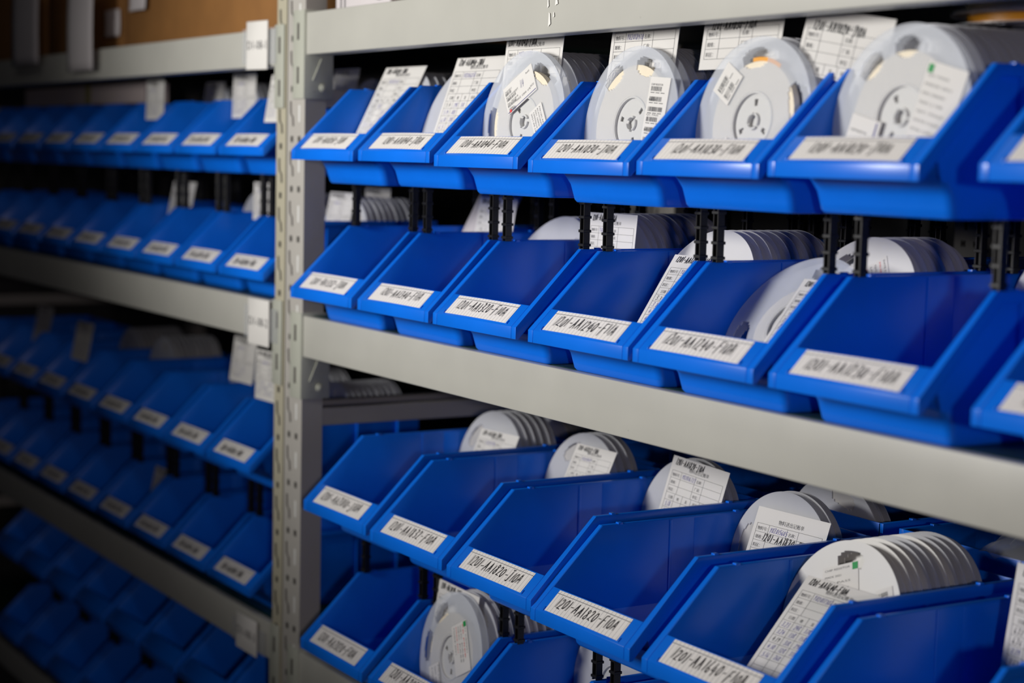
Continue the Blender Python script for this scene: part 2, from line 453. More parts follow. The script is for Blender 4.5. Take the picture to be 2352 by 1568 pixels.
# ------------------------------------------------------------------ storage bin
W, DP, LH, YS, ZS, ZB = .193, .330, .0135, .0873, .1001, -.0318
SL = (ZS - LH) / YS
YI = .0235; ZI = LH + SL*YI
def bin_mesh():
    bm = bmesh.new()
    tp = lambda y: .0034*min(1, y/YS)
    strip = [(0,0),(0,LH),(YS,ZS),(DP,ZS),(DP,ZS-.011),(YS+.006,ZS-.011),(.004,0)]
    prism(bm, strip, lambda p: tp(p[0]), lambda p: .0098)
    prism(bm, strip, lambda p: W-.0098, lambda p: W-tp(p[0]))
    # label panel and the front wall below it
    prism(bm, [(0,0),(0,LH),(YI,ZI),(YI+.003,ZI-.0015),(.0045,LH-.003),(.004,0)], .0104, W-.0104)
    prism(bm, [(YI,ZI-.002),(YI+.003,ZI-.001),(.041,.001),(.038,.001)], .0090, W-.0090)
    # side walls, back wall
    wall = [(.034,0),(DP,0),(DP,ZS-.0005),(YS+.0003,ZS-.0005),(YI,ZI-.0006)]
    prism(bm, wall, .0084, .0104); prism(bm, wall, W-.0104, W-.0084)
    box(bm, .0086, W-.0086, DP-.0025, DP, .0, ZS)
    # ribs: outside in the gap, inside on the walls
    for y in (.118, .205, .285):
        box(bm, .0040, .0086, y, y+.004, .0, ZS-.010); box(bm, W-.0086, W-.0040, y, y+.004, .0, ZS-.010)
    for y in (.181,):
        box(bm, .0100, .0113, y, y+.0042, .0, ZS-.0015); box(bm, W-.0113, W-.0100, y, y+.0045, .0, ZS-.0015)
        box(bm, .0100, .0107, y+.036, DP-.003, .0, ZS-.002); box(bm, W-.0107, W-.0100, y+.036, DP-.003, .0, ZS-.002)
    # sockets on the rim for the stacking posts
    for y in (YS+.022, DP-.052):
        for x in (.0045, W-.0045-.006):
            box(bm, x, x+.006, y, y+.006, ZS-.001, ZS+.0016)
    # tub with rounded corners, flared at the top of its front
    lv = [(ZB,.0128,.0535),(ZB+.003,.0112,.0510),(-.022,.0108,.0490),(-.012,.0098,.0462),(-.004,.0090,.0405),(.002,.0084,.0350)]
    out = [[(x, y, z) for x, y in rrect(ins, W-ins, yf, DP-.0005-(.002 if z < ZB+.001 else 0), .0095)] for z, ins, yf in lv]
    inn = [[(x, y, z) for x, y in rrect(ins+.002, W-ins-.002, yf+.0022, DP-.003, .008)] for z, ins, yf in ((.002,.0084,.0350),(-.012,.0098,.0462),(ZB+.0025,.0112,.0510))]
    loft(bm, out + inn, True, True)
    # base foot rim
    loft(bm, [[(x, y, z) for x, y in rrect(.016, W-.016, .058, DP-.006, .008)] for z in (ZB+.0001, ZB+.0006)])
    # label clips
    for x in (.0225, W-.0245):
        prism(bm, [(.0012, LH-.001), (.0012, LH+.0032), (.0045, LH+.0062), (.0045, LH+.002)], x, x+.0022)
    return to_mesh(bm, 'bin_body', [M['blue']], .0013, 2, 40)
BIN = bin_mesh()
LBW, LBH = .1405, .0285
def label_mesh():
    bm = bmesh.new(); n = 8
    a = []; 
    for k in range(2):
        z = -.0003 if k == 0 else 0.0
        a.append([[bm.verts.new((LBW*i/n, j*LBH, z + .0010*math.sin(math.pi*i/n)*0.6)) for i in range(n+1)] for j in (0, 1)])
    for i in range(n):
        bm.faces.new((a[1][0][i], a[1][0][i+1], a[1][1][i+1], a[1][1][i])); bm.faces.new((a[0][0][i], a[0][1][i], a[0][1][i+1], a[0][0][i+1]))
        for j in (0, 1):
            bm.faces.new((a[0][j][i], a[0][j][i+1], a[1][j][i+1], a[1][j][i]))
    for i in (0, n): bm.faces.new((a[0][0][i], a[0][1][i], a[1][1][i], a[1][0][i]))
    return to_mesh(bm, 'label_card', [M['label']], smooth=30)
LABEL = label_mesh()
SLA = math.atan(SL)
def hand_mesh(text, w=.106, h=.0122, thick=.00098, x=.018, y=.0078, slant=.14, seed=1):
    bm = bmesh.new(); hand_bm(bm, text, x, y, w, h, thick, slant, random.Random(seed), .0011)
    return flat(bm, 'handwriting', [M['ink']])

BINS = {}
def storage_bin(key, x, z, code, label, y=0.0, sc=1.0, rz=0.0, hw=None, group='blue storage bins', card=True):
    t = thing('storage_bin', label, 'storage bin', (x, y, z), (0,0,rz), group, sc if sc != 1 else None)
    link('bin_body', BIN, t)
    if card:
        c = link('label_card', LABEL, t, (.0262, .0020, LH+SL*.0020+.0006), (SLA, 0, 0))
        if code:
            kw = dict(w=.108, h=.0125, seed=len(BINS)*7+3)
            if hw: kw.update(hw)
            link('handwriting', hand_mesh(code, **kw), c)
    BINS[key] = (x, y, z, sc, code)
    return t

A_PX = [(669,366),(822,369),(996.3,381.9),(1211.9,399.1),(1461,401),(1762,404),(2247,412)]
A_Z = [.2492,.2503,.2465,.2435,.2452,.2478,.2500]
A_CODE = ['1201-AA1050-J10A','1201-AA1040-J10A','1201-AA1040-F10A','1201-AA1030-J10A','1201-AA1030-F10A','1201-AA1020-J10A','1201-AA1020-F10A']
B_PX = [(667,675),(820.6,709),(993.5,747.5),(1212.1,787.5),(1452.1,833.9),(1764,884),(2230,960)]
B_CODE = ['1201-AA1332-J10A','1201-AA1340-F11A','1201-AA1320-F10A','1201-AA1240-F11A','1201-AA1240-F10A','1201-AA1230-F10A','1201-AA1230-J10A']
C_PX = [(697,1170),(849,1240),(1025,1322),(1217.3,1422.4),(1472.6,1540.6),(1800,1690)]
C_Z = [-.2375,-.2407,-.2444,-.2525,-.2555,-.2600]
C_CODE = ['1201-AA2010-J10A','1201-AA1832-F10A','1201-AA1820-J10A','1201-AA1820-F10A','1201-AA1640-F10A','1201-AA1632-F10A']
D_PX = [(690,1478),(845,1555)]
D_CODE = ['1201-AA2020-F10A','1201-AA2020-J10A','1201-AA2012-F10A','1201-AA2012-J10A','1201-AA2000-F10A']
ROWP = {'A': 'upper row under the top beam', 'B': 'lower row on the middle shelf', 'C': 'raised row below the middle beam', 'D': 'bottom row at the lowest beam'}
STY = [dict(w=.098,h=.0125,x=.022,y=.009), dict(w=.100,h=.0125,x=.026,y=.008), dict(w=.104,h=.0118,x=.018,y=.0095,thick=.0010), dict(w=.110,h=.0115,x=.016,y=.0085,thick=.0010),
       dict(w=.108,h=.0125,x=.020,y=.008), dict(w=.104,h=.0125,x=.018,y=.008), dict(w=.1,h=.012)]
def right_rows():
    for k, (px, py) in enumerate(A_PX):
        storage_bin(('A',k), at(px,py,0).x, A_Z[k], A_CODE[k], f'blue storage bin with label {A_CODE[k]}, {ROWP["A"]}' if k < 6 else 'blue storage bin cut by the right frame edge, upper row under the top beam', hw=STY[k])
    ST2 = [dict(w=.106,x=.02), dict(w=.106,x=.02,y=.009), dict(w=.112,h=.0135,x=.014,y=.0085,thick=.0010,slant=.15), dict(w=.116,h=.0140,x=.012,y=.0075,thick=.0010,slant=.15), dict(w=.112,h=.014,x=.012,y=.008), dict(w=.118,h=.0135,x=.012,y=.007), dict(w=.11)]
    for k, (px, py) in enumerate(B_PX):
        storage_bin(('B',k), at(px,py,0).x, .0567, B_CODE[k], f'blue storage bin with label {B_CODE[k]}, {ROWP["B"]}' if k < 6 else 'blue storage bin cut by the right frame edge, lower row on the middle shelf', hw=ST2[k])
    for k, (px, py) in enumerate(C_PX):
        x = at(px,py,0).x if k < 5 else .757
        storage_bin(('C',k), x, C_Z[k], C_CODE[k], f'blue storage bin with label {C_CODE[k]}, {ROWP["C"]}' if k < 5 else 'blue storage bin at the bottom right corner, beside the ruled card, raised row', hw=dict(w=.116,h=.0135,x=.011,y=.0075,thick=.0010,slant=.12))
    DL = ['leftmost blue storage bin of the bottom row, empty, beside the upright', 'blue storage bin of the bottom row holding the milky reel with green mark', 'third blue storage bin from the upright, bottom row, in shade', 'fourth blue storage bin from the upright, bottom row, under the raised bins', 'fifth blue storage bin of the bottom row, just a rim showing at the frame edge']
    for k in range(5):
        x = at(*D_PX[k],0).x if k < 2 else -.07 + .2085*(k-1)
        storage_bin(('D',k), x, -.4362, D_CODE[k], DL[k], hw=dict(w=.112,h=.0135,x=.014,y=.0095 if k else .006,slant=.15))
right_rows()
ORD = ['first','second','third','fourth','fifth','sixth','seventh','eighth','ninth','tenth']
LSC, LY, LP = .90, .030, .1885
LROWS = {'E': ('U', .2526, 'top row of the left rack'), 'F': ('S', .0372-ZB*LSC+.0005, 'second row of the left rack'), 'G': ('U', -.2330, 'third row of the left rack'),
         'H': ('S', -.4535-ZB*LSC+.0005, 'fourth row of the left rack'), 'I': ('U', -.630, 'fifth row of the left rack'), 'J': ('S', -.843-ZB*LSC+.0005, 'sixth row of the left rack')}
LX0 = {'E': at(502,355,LY).x, 'F': at(502,627,LY).x, 'G': at(475,1047,LY).x, 'H': at(476,1310,LY).x, 'I': -.654, 'J': -.654}
for r, (typ, z, ph) in LROWS.items():
    for k in range(9 if r < 'I' else 8):
        code = '1201-AA%02d%d0-%s10A' % (11 + 'EFGHIJ'.index(r), k, 'FJ'[k % 2])
        storage_bin((r,k), LX0[r] - LP*k, z, code if r < 'I' else '', f'{ORD[k]} blue storage bin left of the gray upright, {ph}', y=LY, sc=LSC,
                    hw=dict(w=.092, h=.0125, x=.018, y=.0065, thick=.0013), card=(r < 'I'))
# back row, facing the other aisle, only glimpsed through the gaps
for k in range(7):
    for r, z in (('Y', .0567), ('Z', .2466), ('X', -.2444), ('V', -.4358)):
        storage_bin((r,k), -.135 + .212*k, z, '', 'blue storage bin facing away in the back row, glimpsed through the gaps', y=.692, rz=math.pi, card=False, group='bins of the back row')

# ------------------------------------------------------------------ stacking posts
def post_mesh(h):
    bm = bmesh.new(); a = .0044; n = 4
    box(bm, -a, -a+.0016, -a, a, 0, h); box(bm, a-.0016, a, -a, a, 0, h); box(bm, -a+.0016, a-.0016, -.001, .0012, 0, h)
    for i in range(n):
        z = .003 + i*(h-.010)/(n-1)
        box(bm, -a-.0013, a+.0013, -a-.0010, a+.0010, z, z+.0032)
    return to_mesh(bm, 'stacking_post', [M['black']], .0004, 1)
def posts(lo, up, n, where, skip_rear=False):
    for k in range(n):
        x, y, z, sc, _ = BINS[(lo,k)]
        zu = BINS[(up,k)][2] + ZB*sc
        z0 = z + ZS*sc
        me = post_mesh(zu - z0)
        for side, px in (('left', x+.0105*sc), ('right', x+(W-.0105)*sc)):
            for fr, py in (('front', y+(YS+.009)*sc), ('rear', y+(DP-.035)*sc)):
                if fr == 'rear' and skip_rear: continue
                o = link('stacking_post', me, None, (px, py, z0))
                tag(o, f'black stacking post, {fr} {side} corner of {ORD[k]} bin, {where}', 'stacking post', 'black stacking posts')
posts('B','A',7,'middle shelf, right rack'); posts('D','C',5,'lowest shelf, right rack')
posts('F','E',9,'second row, left rack'); posts('H','G',9,'fourth row, left rack'); posts('J','I',8,'sixth row, left rack', True)
for k in range(7):
  for br, hh in (('Y', .1899), ('V', .1914)):
    x, y, z, sc, _ = BINS[(br,k)]
    me = post_mesh(hh + ZB - ZS)
    for px in (x-.0105, x-W+.0105):
        for py in (y-YS-.009, y-DP+.035):
            tag(link('stacking_post', me, None, (px, py, z+ZS)), 'black stacking post standing on a back row bin, behind the front bins', 'stacking post', 'stacking posts of the back row')

# ------------------------------------------------------------------ component reels
RR = .0845
def polar(bm, radii, n, keep, y0, t, mi=0):
    V = {}
    def v(i, j):
        k = (i, j % n)
        if k not in V:
            a = 2*math.pi*(j % n)/n; V[k] = bm.verts.new((radii[i]*math.cos(a), y0, radii[i]*math.sin(a)))
        return V[k]
    fs = []
    for i in range(len(radii)-1):
        for j in range(n):
            if keep(i, 360.0*(j+.5)/n): fs.append(bm.faces.new((v(i,j), v(i,j+1), v(i+1,j+1), v(i+1,j))))
    ret = bmesh.ops.extrude_face_region(bm, geom=fs, use_keep_orig=True)
    for e in ret['geom']:
        if isinstance(e, bmesh.types.BMVert): e.co.y += t
    for f in bm.faces: f.material_index = mi
def flange_mesh(R, slots, m, hw=17, n=96, hole=.0295):
    bm = bmesh.new(); k = R/.0845
    rad = [hole*k, .045*k, .0535*k, .0550*k, .0580*k, .0690*k, .0720*k, .0735*k, .0825*k, R]
    cut = {2: .55, 3: .82, 4: 1.0, 5: .82, 6: .55}
    def keep(i, a):
        if i in cut:
            for s in slots:
                if abs((a - s + 180) % 360 - 180) < hw*cut[i]: return False
        return True
    polar(bm, rad, n, keep, 0, .0014)
    return to_mesh(bm, 'flange', [m], smooth=30)
def coil_mesh(r0, r1, y0, y1, m):
    bm = bmesh.new(); polar(bm, [r0, r1], 48, lambda i, a: True, y0, y1-y0); return to_mesh(bm, 'tape_coil', [m], smooth=40)
def hub_mesh(k, m, rot=0):
    bm = bmesh.new()
    polar(bm, [.0278*k, .0298*k], 48, lambda i, a: True, .0003, .0105)
    def keep(i, a):
        a = (a - rot) % 120
        if i == 2: return not (10 < a < 24)
        return True
    polar(bm, [.0066*k, .0105*k, .0155*k, .0225*k, .0285*k], 48, keep, .0035, .0012)
    polar(bm, [.0004*k, .0150*k, .0285*k], 48, lambda i, a: True, .0066, .0012)
    polar(bm, [.0066*k, .0088*k], 24, lambda i, a: (a-rot) % 120 > 25, .0008, .006)
    return to_mesh(bm, 'hub', [m], smooth=40)
RT = .0112   # reel width
HUB = hub_mesh(1, M['hub']); HUB2 = hub_mesh(1, M['hub'], 50)
PLAIN = [flange_mesh(RR, s, M['flange']) for s in ((180,60,300), (100,220,340), (150,270,30))]
WHITEF = flange_mesh(RR, (35,155,275), M['flange_white'])
M['stocktape'] = mat('pale_carrier_tape', (0.60, 0.585, 0.575), 0.45, 0.05, 50, trans=0.15)
COIL = [coil_mesh(.0302, q, .0016, .0096, M['stocktape']) for q in (.0745, .0790, .0715)]
def reel_proto(name, fl, coil, hub):
    t = thing(name, 'proto', 'component reel')
    a = link('flange', fl, t, (0,0,RR)); b = link('flange', fl, t, (0,RT-.0014,RR)); c = link('tape_coil', coil, t, (0,0,RR)); h = link('hub', hub, t, (0,0,RR))
    return t
protos = [reel_proto('component_reel', PLAIN[i % 3], COIL[i % 3], HUB) for i in range(3)] + [reel_proto('component_reel', WHITEF, COIL[1], HUB2)]
used = set()
def place_reel(kind, x, y, z, lean, yaw, spin, label, group, sc=1.0):
    p = protos[kind]
    if kind in used: t = copy_tree(p)
    else: t = p; used.add(kind)
    t.location = (x, y, z); t.rotation_euler = Euler((R_(-lean), 0, R_(yaw)), 'XYZ')
    if sc != 1: t.scale = (sc,)*3
    for ch in t.children: ch.rotation_euler = (0, R_(spin), 0)
    t['label'] = label; t['category'] = 'component reel'
    if group: t['group'] = group
    return t
FLZ = ZB + .0026
def fill(key, y0, n, lean=6, label=None, yaw=1, pitch=None, kinds=(0,1,2), lift=0.0, jx=.0008, seed=0, lean_step=0.0, xo=0.0):
    bx, by, bz, sc, code = BINS[key]
    rnd = random.Random(seed + n*13 + int(bx*1000))
    ymax = by + (DP - .0075)*sc; rsc = sc*.985
    pitch = pitch or .0118/math.cos(R_(lean))
    for i in range(n):
        y = by + (y0 + i*pitch)*sc
        ln = lean
        if y + (RT + 2*RR*math.sin(R_(ln)))*sc > ymax: break
        place_reel(rnd.choice(kinds), bx + (W/2+xo)*sc + rnd.uniform(-jx, jx), y, bz + FLZ*sc + .0004 + RT*math.sin(R_(ln))*sc, ln, yaw, rnd.uniform(0,360), label, label and ('reels ' + label[-48:]), rsc)

# hero reels with stickers -------------------------------------------------
def sticker(parent, cx, cz, w, h, ang, draw, ymm=-.0004, mats=('paper','print','redmark','navymark','greenmark','ink')):
    """paper label on the reel face; draw(bm) prints in the label's own xy plane (0..w, 0..h)"""
    bm = bmesh.new(); n = 6
    box(bm, 0, w, 0, h, -.00025, 0.0)
    s = link('sticker', to_mesh(bm, 'sticker', [M['paper']], smooth=0), parent)
    s.rotation_euler = (Matrix.Rotation(R_(90), 3, 'X') @ Matrix.Rotation(R_(ang), 3, 'Z')).to_euler()
    off = Matrix.Rotation(R_(ang), 2) @ Vector((-w/2, -h/2))
    s.location = (cx + off.x, ymm, RR + cz + off.y)
    if draw:
        bm = bmesh.new(); draw(bm)
        link('print', flat(bm, 'print', [M[k] for k in mats]), s, (0, 0, .00015))
    return s
def hero(label, bx, y, z, lean, yaw, slots, coilR, clear=True, white=False, sc=.985, hw=17, hubrot=0, spin=0):
    t = thing('component_reel', label, 'component reel', (bx, y, z + RT*math.sin(R_(lean))), (R_(-lean), 0, R_(yaw)), None, sc if sc != 1 else None)
    m = M['flange_white'] if white else M['flange_clear']
    f = flange_mesh(RR, slots, m, hw)
    link('flange', f, t, (0, 0, RR)); link('flange', flange_mesh(RR, slots, M['flange_white' if white else 'flange_clear'], hw), t, (0, RT-.0014, RR))
    link('tape_coil', coil_mesh(.0302, coilR, .0016, .0096, M['tape']), t, (0, 0, RR))
    link('hub', hub_mesh(1, M['hub'], hubrot), t, (0, 0, RR))
    return t
def clampx(px, key):
    c = BINS[key][0] + W/2
    return max(c - .0014, min(c + .0014, px))
def binpos(key): 
    x, y, z, sc, c = BINS[key]; return x + W/2*sc, y, z + FLZ*sc + .0004

def dA2a(bm):
    w, h = .062, .034
    for i, (s, sz) in enumerate((('FH210311', .0034), ('RC-01W1003FT', .0038), ('Date: 2021-04-18', .0032), ('10000pcs', .0032))):
        type_bm(bm, s, .003, h-.006-i*.0078, sz, 0, 1)
        bars_bm(bm, .003, h-.0098-i*.0078, (.012,.020,.018,.015)[i], .0034, random.Random(i), 0, 1)
    type_bm(bm, '100KΩ  1/20W  ±1%', .020, .0075, .0036, 0, 1); type_bm(bm, 'QC21', .051, .009, .0034, 0, 1); type_bm(bm, 'RoHS', .048, .029, .0034, 0, 1)
    rect_bm(bm, .0005, .0018, w-.001, .0026, 0, 3); rect_bm(bm, .005, .0008, .0085, .0044, .0002, 2)
    hand_bm(bm, '1/4', .033, .018, .008, .009, .0004, .2, random.Random(2), 0, 3)
def dA2b(bm):
    for i, s in enumerate(('P/N:1201-AA1040-F10A', 'RC-01W1003FT.LOT.GRMA', '0201 100KΩ 1% 1/20W', '10000pcs 2021.04', '2021.05.13 MADE')):
        type_bm(bm, s, .003, .020-i*.0042, .0030, 0, 1, fit=.042)
    type_bm(bm, 'RoHS', .050, .004, .003, 0, 3)
def dBars(bm, rows=3, w=.05, h=.03, green=True, seed=1, vert=False):
    rnd = random.Random(seed)
    for i in range(rows):
        y = h - (i+1)*h/(rows+.4)
        bars_bm(bm, .004, y, w*rnd.uniform(.45,.75), h/rows*.42, rnd, 0, 1)
        for k in range(3): rect_bm(bm, .004 + k*.009, y-.0022, .004 + k*.009+.007, y-.0014, 0, 1)
    if green: rect_bm(bm, w-.010, .003, w-.003, .007, 0, 4)
def dText(bm, w, h, rows, seed, green=False, red=False):
    rnd = random.Random(seed)
    words = ['REEL QTY 10000', 'LOT 2104', 'P/N CR0201', 'DATE CODE', 'CHIP RESISTOR', '0201 J 10K', 'PB FREE', 'QC PASS', 'MADE 2021']
    for i in range(rows):
        type_bm(bm, rnd.choice(words), .003, h-.005-i*(h-.005)/rows, .0030, 0, 1 if not (red and i % 3 == 1) else 2, fit=w*rnd.uniform(.45,.8))
    if green: rect_bm(bm, .001, h-.008, .008, h-.001, 0.0001, 4)
def dChip(bm):
    type_bm(bm, 'Chip Resistor', .002, .0135, .0040, 0, 1, fit=.030); type_bm(bm, '0201 J 10K', .002, .0090, .0040, 0, 1, fit=.026)
    bars_bm(bm, .002, .0042, .034, .0038, random.Random(4), 0, 1); bars_bm(bm, .002, .0012, .034, .002, random.Random(5), 0, 1)

# A2: 1201-AA1040-F10A
x, y, z = binpos(('A',2)); c = at(1190, 273, .064)
r = hero('milky reel with red-marked white sticker and square barcode labels in bin 1201-AA1040-F10A', clampx(c.x-.002, ('A',2)), .0565, z, 6, 3, (183, 62, 300), .061)
sticker(r, -.012, .038, .062, .036, 30, dA2a); sticker(r, .042, -.012, .066, .026, -58, dA2b, -.0007)
sticker(r, .030, -.050, .046, .014, 24, lambda bm: type_bm(bm, 'LOT 210418 CS-1', .003, .004, .004, 0, 1), -.0010)
# A3: 1201-AA1030-J10A
x, y, z = binpos(('A',3)); c = at(1450, 268, .066)
r = hero('milky reel with chip resistor sticker and tall barcode sticker in bin 1201-AA1030-J10A', clampx(c.x-.004, ('A',3)), .0565, z, 7, 1, (128, 75, 330), .064, hw=15, hubrot=30)
sticker(r, .045, .012, .036, .074, -4, lambda bm: [dBars(bm, 6, .036, .070, True, 3), dText(bm, .03, .07, 4, 5)], -.0006)
sticker(r, -.052, -.045, .040, .020, -86, dChip, -.0006)
# A4: 1201-AA1030-F10A
x, y, z = binpos(('A',4)); c = at(1705, 270, .062)
r = hero('milky reel with slanted barcode sticker and orange tape end in bin 1201-AA1030-F10A', clampx(c.x-.002, ('A',4)), .0565, z, 8, 2, (95, 15, 250), .060, hubrot=70)
sticker(r, -.043, .038, .034, .030, 58, lambda bm: dBars(bm, 2, .034, .030, False, 8), -.0006)
sticker(r, -.038, -.042, .040, .034, 40, lambda bm: dText(bm, .044, .038, 4, 9, True, True), -.0006)
sticker(r, .042, -.044, .036, .022, 60, lambda bm: dText(bm, .04, .024, 2, 2), -.0008)
bm = bmesh.new(); 
for i in range(8):
    a0, a1 = R_(60+i*5), R_(65+i*5)
    bm.faces.new([bm.verts.new((q*math.cos(a), -.0003+.0011, q*math.sin(a))) for q, a in ((.060,a0),(.064,a0),(.064,a1),(.060,a1))])
link('tape_end', flat(bm, 'tape_end', [M['orange']]), r, (0, .0002, RR))
# A5: 1201-AA1020-J10A
x, y, z = binpos(('A',5)); c = at(2008, 262, .060)
r = hero('milky reel with two big stickers and green mark in bin 1201-AA1020-J10A', clampx(c.x-.004, ('A',5)), .0560, z, 8, 1, (133, 92, 215), .060, hw=13, hubrot=100)
sticker(r, .044, .006, .050, .078, -14, lambda bm: [dText(bm, .05, .07, 8, 12), rect_bm(bm, .0015, .068, .008, .0755, .0001, 4)], -.0006)
sticker(r, -.046, -.030, .040, .060, -13, lambda bm: [dText(bm, .04, .05, 3, 13), rect_bm(bm, .034, .0, .036, .058, 0, 3)], -.0006)
# stacks standing behind, row A
SL_ = 'milky reel standing behind the front one in bin %s'
for k, y0, n, ln in ((0,.066,13,27),(1,.064,14,20),(2,.0745,21,6),(3,.0730,21,7),(4,.0730,21,8),(5,.0725,21,8),):
    fill(('A',k), y0 + .0025, n, ln, SL_ % A_CODE[k], kinds=(0,1,2), seed=k, yaw=(2,2,3,1,2,1)[k])

# row B: reels in the back halves, showing over the rims
for k, y0, n, ln in ((1,.190,3,26),(3,.128,9,24),(5,.285,2,4)):
    fill(('B',k), y0, n, ln, 'milky reel standing in the back half of bin %s' % B_CODE[k], seed=20+k, kinds=(0,1,2) if k != 3 else (0,1,2,3))
# B4: one leaning front reel, then a bright white one and the row behind
x, y, z = binpos(('B',4))
r = hero('milky reel leaning back with RoHS sticker in bin 1201-AA1240-F10A, by its card', x+.001, .0715, z, 38, 2, (200, 320, 80), .046, hubrot=10)
def dRohs(bm):
    type_bm(bm, 'RoHS', .030, .030, .0055, 0, 4); bars_bm(bm, .022, .020, .012, .006, random.Random(2), 0, 1)
    hand_bm(bm, '1030001', .036, .017, .020, .009, .0008, .2, random.Random(3), 0, 5); type_bm(bm, 'P/N CR0201F10A', .003, .006, .004, 0, 1)
sticker(r, .022, .030, .062, .038, 52, dRohs, -.0006)
r = hero('opaque white reel with red printed sticker behind the leaning reel, bin 1201-AA1240-F10A', x, .174, z, 22, 1, (130, 10, 250), .058, white=True)
sticker(r, .018, .040, .038, .034, -58, lambda bm: dText(bm, .038, .034, 5, 3, False, True), -.0006)
fill(('B',4), .191, 12, 22, 'milky reel leaning in the row behind the white one, bin 1201-AA1240-F10A', seed=44, kinds=(0,1,2,3))

# row C
fill(('C',4), .167, 10, 18, 'milky reel in the dense row behind the white one, bin 1201-AA1640-F10A', seed=65, kinds=(0,1,2,3))
x, y, z = binpos(('C',4))
r = hero('opaque white reel with square window and green-marked sticker in bin 1201-AA1640-F10A', x, .150, z, 18, 1, (95, 330, 215), .056, white=True)
sticker(r, -.012, .040, .050, .034, 22, lambda bm: [dText(bm, .05, .034, 4, 5), rect_bm(bm, .042, .026, .0495, .0335, .0001, 4)], -.0008)
sticker(r, .058, .030, .034, .022, -62, lambda bm: dBars(bm, 1, .034, .022, False, 6), -.0008)

# row D
x, y, z = binpos(('D',1)); c = at(1012, 1490, .062)
r = hero('milky reel with green-marked sticker standing in the bottom row bin beside the upright', clampx(c.x, ('D',1)), .0575, z, 8, -2, (180, 128, 320), .058, hubrot=20)
sticker(r, .026, .018, .066, .040, -62, lambda bm: dText(bm, .066, .040, 6, 21, True, True), -.0006)
sticker(r, -.028, -.042, .050, .028, -62, lambda bm: dText(bm, .06, .03, 3, 22), -.0008)
fill(('D',1), .0775, 18, 8, 'milky reel behind the front one, second bottom row bin', seed=71)
fill(('D',2), .170, 8, 6, 'milky reel at the back of the third bottom row bin', seed=72)
fill(('D',3), .170, 8, 6, 'milky reel at the back of the fourth bottom row bin', seed=73)

# left rack reels, blurred
for r_, k, y0, n in (('E',0,.23,6),('E',1,.17,10),('E',2,.17,10),('E',3,.2,8),('F',0,.19,9),('F',1,.18,9),('F',2,.2,8),('G',0,.19,9),('G',1,.19,9),('G',2,.2,7),('G',4,.18,9),('G',5,.18,9)):
    fill((r_,k), y0, n, 6, 'milky reel in the %s bin from the upright, %s' % (ORD[k], LROWS[r_][2]), seed=90+k)

for k, ya, n, kd in ((0,.352,15,(0,1,2)), (3,.356,2,(0,2))):
    bx, by, bz, sc, _ = BINS[('X',k)]
    for i in range(n):
        place_reel(random.choice(kd), bx - W/2, ya + .0145 + i*.0122, bz + FLZ + .0006, 0, 0, random.uniform(0,360), 'milky reel in a back row bin, glimpsed behind the raised row', 'reels of the back row', .985)
# ------------------------------------------------------------------ record cards
DBG = False
CW, CH = .122, .172
FORM = None
def form_mesh(rows):
    bm = bmesh.new(); t = .00042
    top = CH - .020; p = .0104; x0, x1 = .006, CW-.006
    for i in range(rows+1): rect_bm(bm, x0, top-i*p-t/2, x1, top-i*p+t/2)
    rect_bm(bm, x0-t/2, top-rows*p, x0+t/2, top); rect_bm(bm, x1-t/2, top-rows*p, x1+t/2, top)
    for x in (x0+.021, x0+.052, x0+.071): rect_bm(bm, x-t/2, top-min(3,rows)*p, x+t/2, top)
    for x in (x0+.019, x0+.036, x0+.055, x0+.074, x0+.092) if rows > 3 else (): rect_bm(bm, x-t/2, top-rows*p, x+t/2, top-3*p)
    type_bm(bm, '物料进出记账单', .040, CH-.0165, .0062)
    for (s, x, i) in (('物料号：', .008, 0), ('名称：', .061, 0), ('规格：', .008, 1), ('厂商：', .061, 1), ('料区：', .008, 2), ('单位：', .061, 2),
                      ('日期', .012, 3), ('收', .031, 3), ('发', .049, 3), ('结存', .066, 3), ('备注', .085, 3), ('签名', .102, 3)):
        if i < rows: type_bm(bm, s, x, top-i*p-.0078, .0052)
    return flat(bm, 'printed_form', [M['print']])
def card_sheet(h):
    bm = bmesh.new(); box(bm, 0, CW, CH-h, CH, -.0005, 0); return to_mesh(bm, 'card_sheet', [M['paper']], smooth=0)
FORMS = {}
def form_for(h):
    """the printed form, cut where the card ends"""
    n = max(1, min(14, int((h - .022)/.0104)))
    if n not in FORMS: FORMS[n] = form_mesh(n)
    return FORMS[n], n
